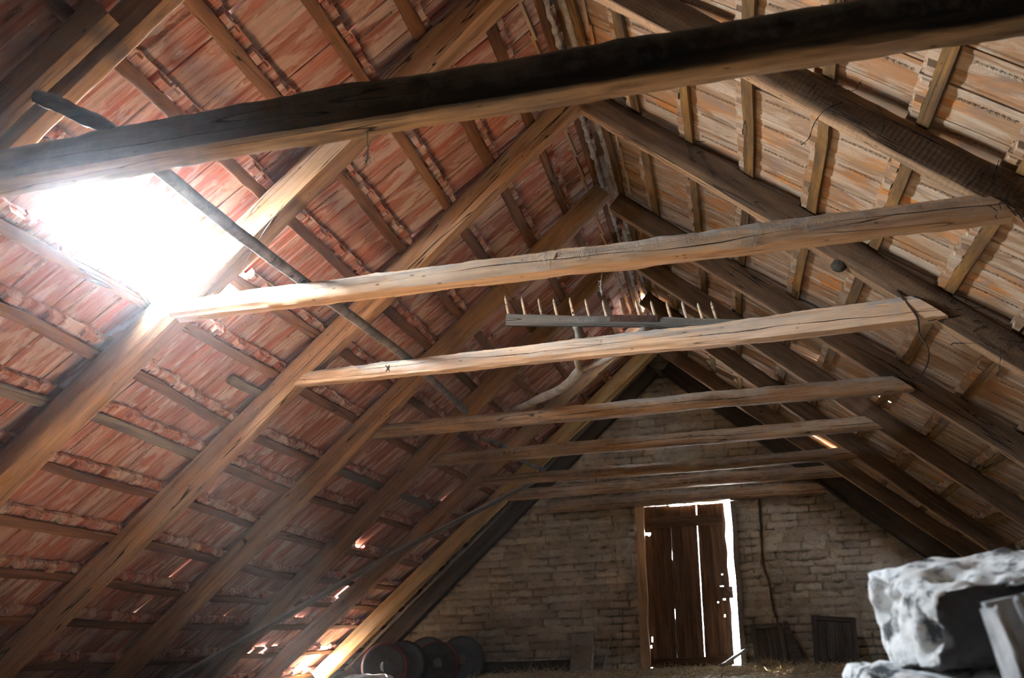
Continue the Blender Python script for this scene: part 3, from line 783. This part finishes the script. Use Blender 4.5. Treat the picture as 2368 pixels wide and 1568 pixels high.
lt = mb.build('latch', M_IRON); lt.parent = door; lt.matrix_parent_inverse = Matrix.Translation((0, -DY, 0)); lt['label'] = 'rusty latch plate'

# ---------------------------------------------------------------- things at the end wall
def wheel(loc, r, w, tilt, yaw, red, label):
    t = empty('steel_wheel', (loc[0], loc[1], loc[2]-.07)); t.rotation_euler = (PI/2 + tilt, 0, yaw)
    h = w/2
    mb = MB(); mb.lathe([(.05, h*.55), (.06, h*.62), (.10, h*.50), (r*.62, h*.62), (r*.78, h*.80), (r*.86, h*.95), (r*.93, h), (r*.96, h*.9), (r*.93, h*.6), (r*.9, 0), (r*.93, -h*.6), (r*.96, -h*.9), (r*.93, -h),
                         (r*.86, -h*.95), (r*.8, -h*.4), (r*.6, -h*.1), (.10, h*.2), (.05, h*.4), (.05, h*.55)], 40)
    mb.build('disc', M_RIM, t, True)
    mb = MB(); mb.lathe([(r*.945, -h*.95), (r, -h*1.05), (r*1.03, -h*.6), (r*1.0, -h*.2), (r*1.0, h*.2), (r*1.02, h*.55), (r*.99, h*.8), (r*.95, h*.75), (r*.93, 0), (r*.945, -h*.95)], 40)
    mb.build('rim', M_RIM_RED if red else M_RIM, t, True)['label'] = 'red painted rim' if red else 'dark steel rim'
    mb = MB()
    for k in range(5):
        a = 2*PI*k/5; mb.box((.105*math.cos(a), .105*math.sin(a), h*.55), (.022, .022, .02), Matrix.Rotation(a, 3, 'Z'))
    mb.build('bolts', M_IRON, t)
    return tag(t, label, 'wheel', 'old wheels by the left wall')
wheel((-2.64, 10.28, .245), .225, .13, -.10, .22, True, 'old steel wheel with red rim, front one of the right pair')
wheel((-2.44, 10.56, .265), .25, .13, -.12, .22, False, 'dark old wheel leaning behind the red rimmed wheel, nearest the bare wall')
wheel((-3.10, 9.86, .24), .235, .13, -.08, .25, True, 'old steel wheel with dull red rim, leftmost under the sloping roof')
wheel((-2.97, 10.12, .25), .24, .13, -.10, .25, False, 'dark old wheel standing just behind the leftmost red wheel')
wheel((-2.83, 10.52, .265), .255, .13, -.14, .22, False, 'dark old wheel farthest back against the brick wall')

def leaning(name, label, cat, x0, x1, zt, yb, yt, mat, th=.022, skew=0, parts=None, group=None):
    """board from the floor (yb) leaning back to the wall (yt); local X across, Z up along the board"""
    L = math.hypot(zt, yt-yb); ang = math.atan2(yt-yb, zt)
    t = empty(name, ((x0+x1)/2, yb, 0)); t.rotation_euler = (-ang, skew, 0)
    return tag(t, label, cat, group), x1-x0, L
def pbox(name, parent, c, d, mat, up=True, label=None):
    mb = MB(); x, y, z = d; n = 8; V = []
    mb.box((0, 0, 0), d); o = mb.build(name, mat, parent)
    bv = o.modifiers.new('b', 'BEVEL'); bv.width = .003; bv.segments = 1
    if up: R = Matrix.Rotation(-PI/2, 4, 'Y'); o.data.transform(R.inverted()); o.matrix_basis = Matrix.Translation(c) @ R
    else: o.matrix_basis = Matrix.Translation(c)
    if label: o['label'] = label
    return o
# ribbed boards left of the door
t, w, L = leaning('tall_board', 'tall smooth grey board leaning on the brick wall left of the door', 'board', -1.27, -1.01, .42, 10.80, 11.04, M_OLD)
pbox('panel', t, (0, 0, L/2), (w, .018, L), M_OLD); pbox('side_strip', t, (w/2-.012, -.014, L/2), (.024, .012, L), M_OLD)
t, w, L = leaning('ribbed_board', 'ribbed washboard leaning in front of the tall board left of the door', 'board', -1.25, -1.02, .30, 10.62, 10.76, M_RIBBED, skew=.10)
pbox('panel', t, (0, 0, L/2), (w, .014, L), M_RIBBED)
mb = MB()
for k in range(15): mb.tube([(-w/2+.012+k*(w-.024)/14, -.008, .01), (-w/2+.012+k*(w-.024)/14, -.008, L-.01)], .0048, 6)
mb.build('ribs', M_RIBBED, t)
pbox('side_strip', t, (w/2+.008, -.004, L/2), (.016, .03, L), M_OLD)
mb = MB(); mb.tube([(-.895, 10.72, .0), (-.86, 10.86, .19), (-.815, 11.03, .40)], [.013, .012, .010], 7, .2, 3)
tag(mb.build('leaning_stick', M_OLD), 'thin stick leaning on the bricks between ribbed board and door', 'stick')
mb = MB(); o = timber('skirting_plank', [(-2.42, 10.99, .02), (-1.30, 11.0, .02)], .03, .13, DOWN, M_DARKW, 88, .04, .004, .2)
tag(o, 'dark plank lying along the foot of the left brick wall', 'plank')
# framed panels right of the door
def framed(label, x0, x1, zt, yb, yt, skew, nb, mat):
    t, w, L = leaning('wooden_shutter', label, 'shutter', x0, x1, zt, yb, yt, mat, skew=skew)
    bw = (w-.10)/nb
    for k in range(nb): pbox('panel_board', t, (-w/2+.05+bw*(k+.5), .006, L/2), (bw-.005, .014, L-.08), mat)
    for sx in (-1, 1): pbox('stile', t, (sx*(w/2-.026), -.004, L/2), (.052, .03, L), mat)
    for z in (.03, L-.03): pbox('rail', t, (0, -.006, z), (w-.10, .028, .055), mat, up=False)
framed('small dark wooden shutter leaning on the wall beside the right door post', .735, 1.075, .44, 10.74, 11.0, -.02, 4, M_DARKW)
framed('small dark boarded shutter leaning on the wall, farther right of the door', 1.33, 1.78, .49, 10.72, 11.02, .10, 4, M_DARKW)
t, w, L = leaning('triangular_board', 'black tapered board leaning between the two shutters', 'board', 1.02, 1.22, .46, 10.80, 11.04, M_DARKW)
mb = MB(); mb.add([(-.10, -.01, 0), (.13, -.01, 0), (.0, -.01, L), (-.04, -.01, L), (-.10, .01, 0), (.13, .01, 0), (.0, .01, L), (-.04, .01, L)],
                  [(0, 1, 2, 3), (7, 6, 5, 4), (0, 4, 5, 1), (1, 5, 6, 2), (2, 6, 7, 3), (3, 7, 4, 0)]); mb.build('panel', M_DARKW, t)
o = timber('short_plank', [(.40, 10.58, .035), (.635, 10.86, .17)], .10, .03, (0, -.4, -1), M_OLD, 91, .02, .003, .1)
tag(o, 'short grey plank tilted against the foot of the right door post', 'plank')

# lime heap at the foot of the left slope
def lump(name, loc, size, mat, seed, label, cat, rough=.35, group=None, sub=4, boxy=0.0, rot=(0, 0, 0)):
    bm = bmesh.new(); bmesh.ops.create_icosphere(bm, subdivisions=sub, radius=1)
    for v in bm.verts:
        p = v.co.copy()
        if boxy:
            m = max(abs(p.x), abs(p.y), abs(p.z)); c = p/m; p = p.lerp(c, boxy)
        q = p*1.3 + Vector((seed*3.3, seed, 0))
        p *= 1 + rough*(.5*noise.noise(q) + .25*noise.noise(q*2.7) + .14*noise.noise(q*6) + .07*noise.noise(q*14))
        v.co = Vector((p.x*size[0], p.y*size[1], p.z*size[2]))
    me = bpy.data.meshes.new(name); bm.to_mesh(me); bm.free(); me.materials.append(mat)
    me.polygons.foreach_set('use_smooth', [True]*len(me.polygons))
    o = link(bpy.data.objects.new(name, me)); o.location = loc; o.rotation_euler = rot
    return tag(o, label, cat, group)
lump('lime_heap', (-2.98, 9.0, .01), (.36, .25, .12), M_RUBBLE, 4, 'pale crumbled lime heap on the floor at the lower left wheels', 'rubble', .5)

# foreground masonry -----------------------------------------------------------
def stone_block(name, pts_bottom, pts_top, mat, seed, label, sub=5, rough=.02):
    """irregular block from 4 bottom and 4 top corners (world), subdivided and weathered"""
    bm = bmesh.new(); vs = [bm.verts.new(p) for p in pts_bottom + pts_top]
    for f in ((3, 2, 1, 0), (4, 5, 6, 7), (0, 1, 5, 4), (1, 2, 6, 5), (2, 3, 7, 6), (3, 0, 4, 7)): bm.faces.new([vs[k] for k in f])
    bmesh.ops.bevel(bm, geom=bm.edges[:], offset=.025, segments=2, affect='EDGES', profile=.6)
    bmesh.ops.triangulate(bm, faces=bm.faces[:])
    for _ in range(sub): 
        bmesh.ops.subdivide_edges(bm, edges=[e for e in bm.edges if e.calc_length() > .014], cuts=1, use_grid_fill=True)
    bmesh.ops.triangulate(bm, faces=bm.faces[:]); bm.normal_update()
    mv = []; lime = [max(0, min(1, .5 + 1.6*(v.normal.z + max(0, -v.normal.x) + .2 - max(0, -v.normal.y) - max(0, v.normal.x)))) for v in bm.verts]  # lit left and top faces coloured pale, shaded front coloured dark
    for v in bm.verts:
        q = v.co*9 + Vector((seed*2.1, seed, 0)); q2 = v.co*26 + Vector((seed, 0, seed)); left = max(0, -v.normal.x - .25*v.normal.y)
        pit = -max(0, noise.noise(q2*.8) - .05)*2.2
        mv.append(v.normal*(rough*(.8*noise.noise(q) + .35*noise.noise(q2) + .2*noise.noise(q2*2.5)) + rough*(.35 + 1.6*left)*pit))
    for v, d in zip(bm.verts, mv): v.co += d
    me = bpy.data.meshes.new(name); bm.to_mesh(me); bm.free(); me.materials.append(mat); me.polygons.foreach_set('use_smooth', [True]*len(me.polygons))
    me.attributes.new('lime', 'FLOAT', 'POINT').data.foreach_set('value', np.array(lime, dtype=np.float32))  # the stone's 'lime' value is painted light and shade
    o = link(bpy.data.objects.new(name, me)); return tag(o, label, 'stone', 'masonry rubble in the foreground')
V3 = lambda *a: Vector(a)
# near corner order: front-left, front-right, back-right, back-left
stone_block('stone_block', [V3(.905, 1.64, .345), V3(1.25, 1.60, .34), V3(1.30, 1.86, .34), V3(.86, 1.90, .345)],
            [V3(.905, 1.62, .462), V3(1.25, 1.58, .528), V3(1.31, 1.88, .556), V3(.845, 1.92, .515)], M_SHADED_STONE, 3, 'large pale weathered stone block in the right foreground, out of focus')
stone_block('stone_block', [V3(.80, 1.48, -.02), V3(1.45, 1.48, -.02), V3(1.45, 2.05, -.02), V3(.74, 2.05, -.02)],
            [V3(.83, 1.50, .325), V3(1.42, 1.48, .335), V3(1.42, 2.02, .345), V3(.80, 2.02, .350)], M_SHADED_STONE, 8, 'pale rough stone under the large block, at the lower right corner')
t = empty('hollow_tile', (.966, 1.45, .326)); tag(t, 'broken ribbed hollow clay brick at the right edge before the stone', 'brick')
t.rotation_euler = (.05, -.16, .1)
mb = MB(); mb.box((.09, .075, .055), (.15, .015, .11)); mb.box((.014, .045, .052), (.008, .07, .10)); mb.box((.10, .047, .055), (.012, .07, .10)); 
mb.build('shell', M_STONE, t)
for k in range(5):
    mb = MB(); x = .014 + k*.031
    mb.tube([(x, .012, .004), (x+.002, .010, .05), (x-.002, .012, .104+.006*(k % 2)), (x-.003, .013, .110+.006*(k % 2))], [.010, .0095, .009, .004] if k else [.006, .006, .006, .003], 8, .3, k); mb.build('rib', M_STONE, t)

# ---------------------------------------------------------------- rake on the collar beams
rk = empty('hay_rake', (.1, 5.06, 2.10)); RKI = Matrix.Translation(-Vector((.1, 5.06, 2.10)))
def rkpart(name, mb, mat, smooth=True):
    o = mb.build(name, mat, rk, smooth); o.matrix_parent_inverse = RKI; return o
A0, A1 = Vector((-.54, 5.06, 2.196)), Vector((.80, 5.06, 2.025))
hd = timber('head_bar', [A0, A0.lerp(A1, .5) + Vector((0, 0, .004)), A1], (.05, .045), (.068, .050), Vector((0, 0, -1)), M_DUSTY, 33, .02, .004, .45)
hd.parent = rk; hd.matrix_parent_inverse = RKI
hd.matrix_basis = Matrix.Translation((0, 0, -.034)) @ hd.matrix_basis
tx = [1175, 1215, 1255, 1292, 1331, 1368, 1408, 1448, 1485, 1520, 1555, 1590, 1625, 1655]
for k in range(14):
    q = (tx[k]+6-1172)/(1690-1172); b = A0.lerp(Vector((.739, 5.06, 2.033)), q); h = .155 - .03*(k/13) + random.uniform(-.006, .006)
    tip = b + Vector((-.022, random.uniform(-.01, .01), h))
    mb = MB(); mb.tube([b + Vector((.003, 0, .0)), b.lerp(tip, .5), b.lerp(tip, .86), tip], [.0095, .009, .008, .0015], 7, .12, k); rkpart('tine', mb, M_COLLAR)
mb = MB(); hp = smooth_path([(-.155, 5.38, 1.953), (-.33, 5.70, 1.925), (-.54, 6.0, 1.945), (-.80, 6.42, 1.978), (-.95, 6.7, 2.0)], 8)
mb.tube(hp, [.027]*len(hp), 10, .25, 2); rkpart('handle', mb, M_STICK)
mb = MB(); hp = smooth_path([(-.17, 5.40, 1.952), (-.165, 5.28, 1.975), (-.125, 5.12, 2.07), (-.13, 5.06, 2.12)], 6)
mb.tube(hp, [.02]*len(hp), 8, .3, 5); rkpart('fork_prong', mb, M_STICK)
mb = MB(); hp = smooth_path([(-.15, 5.39, 1.950), (-.02, 5.33, 1.965), (.11, 5.24, 2.0), (.24, 5.10, 2.05), (.27, 5.06, 2.08)], 6)
mb.tube(hp, [.02]*len(hp), 8, .3, 6); rkpart('fork_prong', mb, M_STICK)
mb = MB(); a, b = A0.lerp(A1, .46), A0.lerp(A1, .66); mb.box((a+b)/2 + Vector((0, -.031, .012)), ((b-a).length, .006, .038), Matrix.Rotation(math.atan2(-(b-a).z, (b-a).x), 3, 'Y'))
rkpart('mending_plate', mb, M_IRON, False)['label'] = 'rusty mending plate'
tag(rk, 'old wooden hay rake with upright teeth and forked handle lying across the collar beams', 'rake')

# poles lying on the collar beams
mb = MB(); hp = smooth_path([(-1.40, 2.19, 2.12), (-1.345, 2.21, 2.10), (-1.27, 2.25, 2.062), (-1.20, 2.34, 2.028), (-1.19, 3.0, 2.012), (-1.17, 3.66, 2.006), (-1.13, 4.95, 2.005), (-1.15, 6.32, 1.985)], 8)
mb.tube(hp, np.interp(np.linspace(0, 1, len(hp)), [0, .12, .4, 1], [.020, .026, .026, .025]), 12, .16, 1)
tag(mb.build('long_pole', M_POLE, None, True), 'long grey round pole resting along the left ends of the collar beams', 'pole')
mb = MB(); hp = smooth_path([(-1.32, 7.35, 2.0), (-1.22, 7.62, 1.985), (-1.17, 8.4, 1.96), (-1.13, 9.05, 1.992)], 8)
mb.tube(hp, [.022]*len(hp), 10, .2, 4)
tag(mb.build('short_pole', M_POLE, None, True), 'short crooked stick resting on the far left collar beam ends', 'pole')

# small hanging things
lump('wasp_nest', P3('R', 1.80, 4.975, -.018), (.042, .036, .036), M_NEST, 6, 'small grey wasp nest under the third right rafter', 'nest', .15, sub=3)
mb = MB(); hp = smooth_path([(1.60, 4.93, 2.07), (1.63, 4.90, 1.99), (1.665, 4.885, 1.90), (1.66, 4.87, 1.80), (1.685, 4.86, 1.72), (1.66, 4.85, 1.63), (1.60, 4.85, 1.56)], 5)
mb.tube(hp, np.linspace(.0065, .003, len(hp)), 6, .4, 2)
tag(mb.build('dry_vine', M_DARKW, None, True), 'dry vine hanging from the right end of the third collar beam', 'vine')
def strand(name, pts, r, mat, label, cat, fluff=0, seed=0):
    mb = MB(); hp = smooth_path(pts, 6); mb.tube(hp, r, 5, .5, seed)
    rr = random.Random(seed)
    for _ in range(fluff):
        p = hp[int(len(hp)*(.55+.4*rr.random()))]; d = Vector((rr.gauss(0, .006), rr.gauss(0, .006), rr.gauss(-.004, .010))); mb.tube([p, p+d*.6, p+d*1.3+Vector((rr.gauss(0, .003), 0, 0))], .0012, 4)
    tag(mb.build(name, mat), label, cat)
strand('cobweb_strand', [(-.313, 2.30, 1.872), (-.314, 2.30, 1.83), (-.311, 2.30, 1.80), (-.316, 2.30, 1.765)], [.0009]*10 + [.0022]*9, M_WEB, 'dusty cobweb strand hanging under the nearest collar beam', 'cobweb', 24, 3)
strand('cobweb_strand', [(.205, 3.66, 1.895), (.20, 3.66, 1.86), (.193, 3.66, 1.81), (.195, 3.66, 1.775)], [.001]*10 + [.003]*9, M_WEB, 'dusty cobweb strand hanging under the second collar beam', 'cobweb', 24, 5)
strand('wire', [P3('L', 2.10, 4.90, -.004), P3('L', 2.17, 4.98, -.012), P3('L', 2.27, 5.03, -.008), (-1.515, 4.99, 2.03), (-1.53, 4.98, 1.975), (-1.55, 4.98, 1.95)], .0022, M_WIRE, 'thin bent wire looped round the third left rafter', 'wire')
strand('wire', [P3('L', 1.66, 3.59, -.003), P3('L', 1.80, 3.62, -.01), P3('L', 1.99, 3.70, -.006), P3('L', 2.04, 3.76, .01)], .0022, M_WIRE, 'thin wire hanging on the left rafter at the roof hole', 'wire')
def tangle(seed, pts, label):
    rr = random.Random(seed); mb = MB()
    for p in pts:
        p = Vector(p)
        for _ in range(4):
            q = [p + Vector((rr.gauss(0, .05), -.002, rr.gauss(0, .035)))]; d = Vector((rr.gauss(0, .02), 0, rr.gauss(-.012, .014)))
            for _ in range(5): d = d*.8 + Vector((rr.gauss(0, .009), 0, rr.gauss(-.002, .009))); q.append(q[-1] + d)
            mb.tube(smooth_path(q, 3), [.0006 + .0024*rr.random()**2 for _ in range(16)], 5)
    tag(mb.build('soot_cobweb', M_SOOTWEB), label, 'cobweb', None, 'stuff')
tangle(1, [P3('R', 2.22, 3.60, .08), P3('R', 2.30, 3.60, .05), P3('R', 2.38, 3.60, .08), P3('R', 2.34, 3.60, .11)], 'black cobweb tangle on the second right rafter above its collar beam')
tangle(2, [P3('R', 1.62, 3.60, .07), P3('R', 1.52, 3.60, .10)], 'small black cobweb on the middle of the second right rafter')
tangle(3, [P3('R', 2.55, 4.925, .05), P3('R', 2.70, 4.925, .08), P3('R', 2.40, 4.925, .09)], 'black cobweb tangle on the third right rafter by the vine')
tangle(4, [P3('L', 1.02, 6.19, .07), P3('R', .75, 4.925, .12)], 'dark cobwebs clinging to the rafters near the ridge')

# haze volume added to make the glow round the roof hole: a prism just inside the roof
mb = MB(); pr = []
for yy in (.6, 6.1): pr += [(-4.15, yy, .0), (-.15, yy, .0), (-.15, yy, ZA+.22-.14)]
mb.add(pr, [(0, 1, 2), (5, 4, 3), (0, 3, 4, 1), (1, 4, 5, 2), (2, 5, 3, 0)])
hm = bpy.data.materials.new('glow_air'); hm.use_nodes = True; nt = hm.node_tree; nt.nodes.clear()
ov = nt.nodes.new('ShaderNodeOutputMaterial'); pv = nt.nodes.new('ShaderNodeVolumeScatter'); pv.inputs['Density'].default_value = .010; pv.inputs['Anisotropy'].default_value = .93
pv.inputs['Color'].default_value = (.92, .94, 1, 1); nt.links.new(pv.outputs[0], ov.inputs['Volume'])
o = mb.build('glow_haze', hm); tag(o, 'thin added haze making the glow round the roof hole', 'haze', None, 'stuff')
# ---------------------------------------------------------------- light: overcast-bright sky and sun
W = bpy.data.worlds.new('sky'); SC.world = W; W.use_nodes = True
bg = W.node_tree.nodes['Background']; bg.inputs[0].default_value = (.78, .90, 1.0, 1); bg.inputs[1].default_value = 100
W.cycles.sampling_method = 'AUTOMATIC'
sd = bpy.data.lights.new('sun', 'SUN'); sd.energy = 460; sd.angle = math.radians(1.0); sd.color = (1.0, .93, .82)
so = link(bpy.data.objects.new('sun', sd)); so.rotation_euler = Vector((.85, .10, -2.05)).to_track_quat('-Z', 'Y').to_euler()
def portal(name, loc, rot, sx, sy):
    l = bpy.data.lights.new(name, 'AREA'); l.shape = 'RECTANGLE'; l.size = sx; l.size_y = sy; l.cycles.is_portal = True
    o = link(bpy.data.objects.new(name, l)); o.matrix_world = Matrix.Translation(loc) @ rot.to_4x4(); return o
FL = frame('L'); RP = Matrix((FL.col[0], -FL.col[1], -FL.col[2])).transposed()
portal('sky_opening', P3('L', 2.22, 3.34, .24), RP, .55, 1.35)
portal('door_opening', Vector((.1, WALL_Y+.30, .9)), Matrix.Rotation(-PI/2, 3, 'X'), 1.2, 1.85)

cam = bpy.data.cameras.new('camera'); co = link(bpy.data.objects.new('camera', cam))
cam.sensor_width = 36; cam.lens = FPX/2368*36; cam.clip_start = .05; cam.clip_end = 200
R = Matrix(CAM_M.tolist()); MW = Matrix((R.col[0], R.col[2], -R.col[1])).transposed().to_4x4(); MW.translation = CAM_LOC
co.matrix_world = MW; SC.camera = co
cam.dof.use_dof = True; cam.dof.focus_distance = 5.5; cam.dof.aperture_fstop = 4.2
vs = SC.view_settings; vs.view_transform = 'Standard'; vs.look = 'None'; vs.gamma = 1; vs.exposure = 1.5; vs.use_curve_mapping = False
SC.cycles.max_bounces = 7; SC.cycles.diffuse_bounces = 5; SC.cycles.volume_bounces = 0; SC.cycles.use_adaptive_sampling = True; SC.cycles.adaptive_threshold = .025
SC.cycles.caustics_reflective = False; SC.cycles.caustics_refractive = False
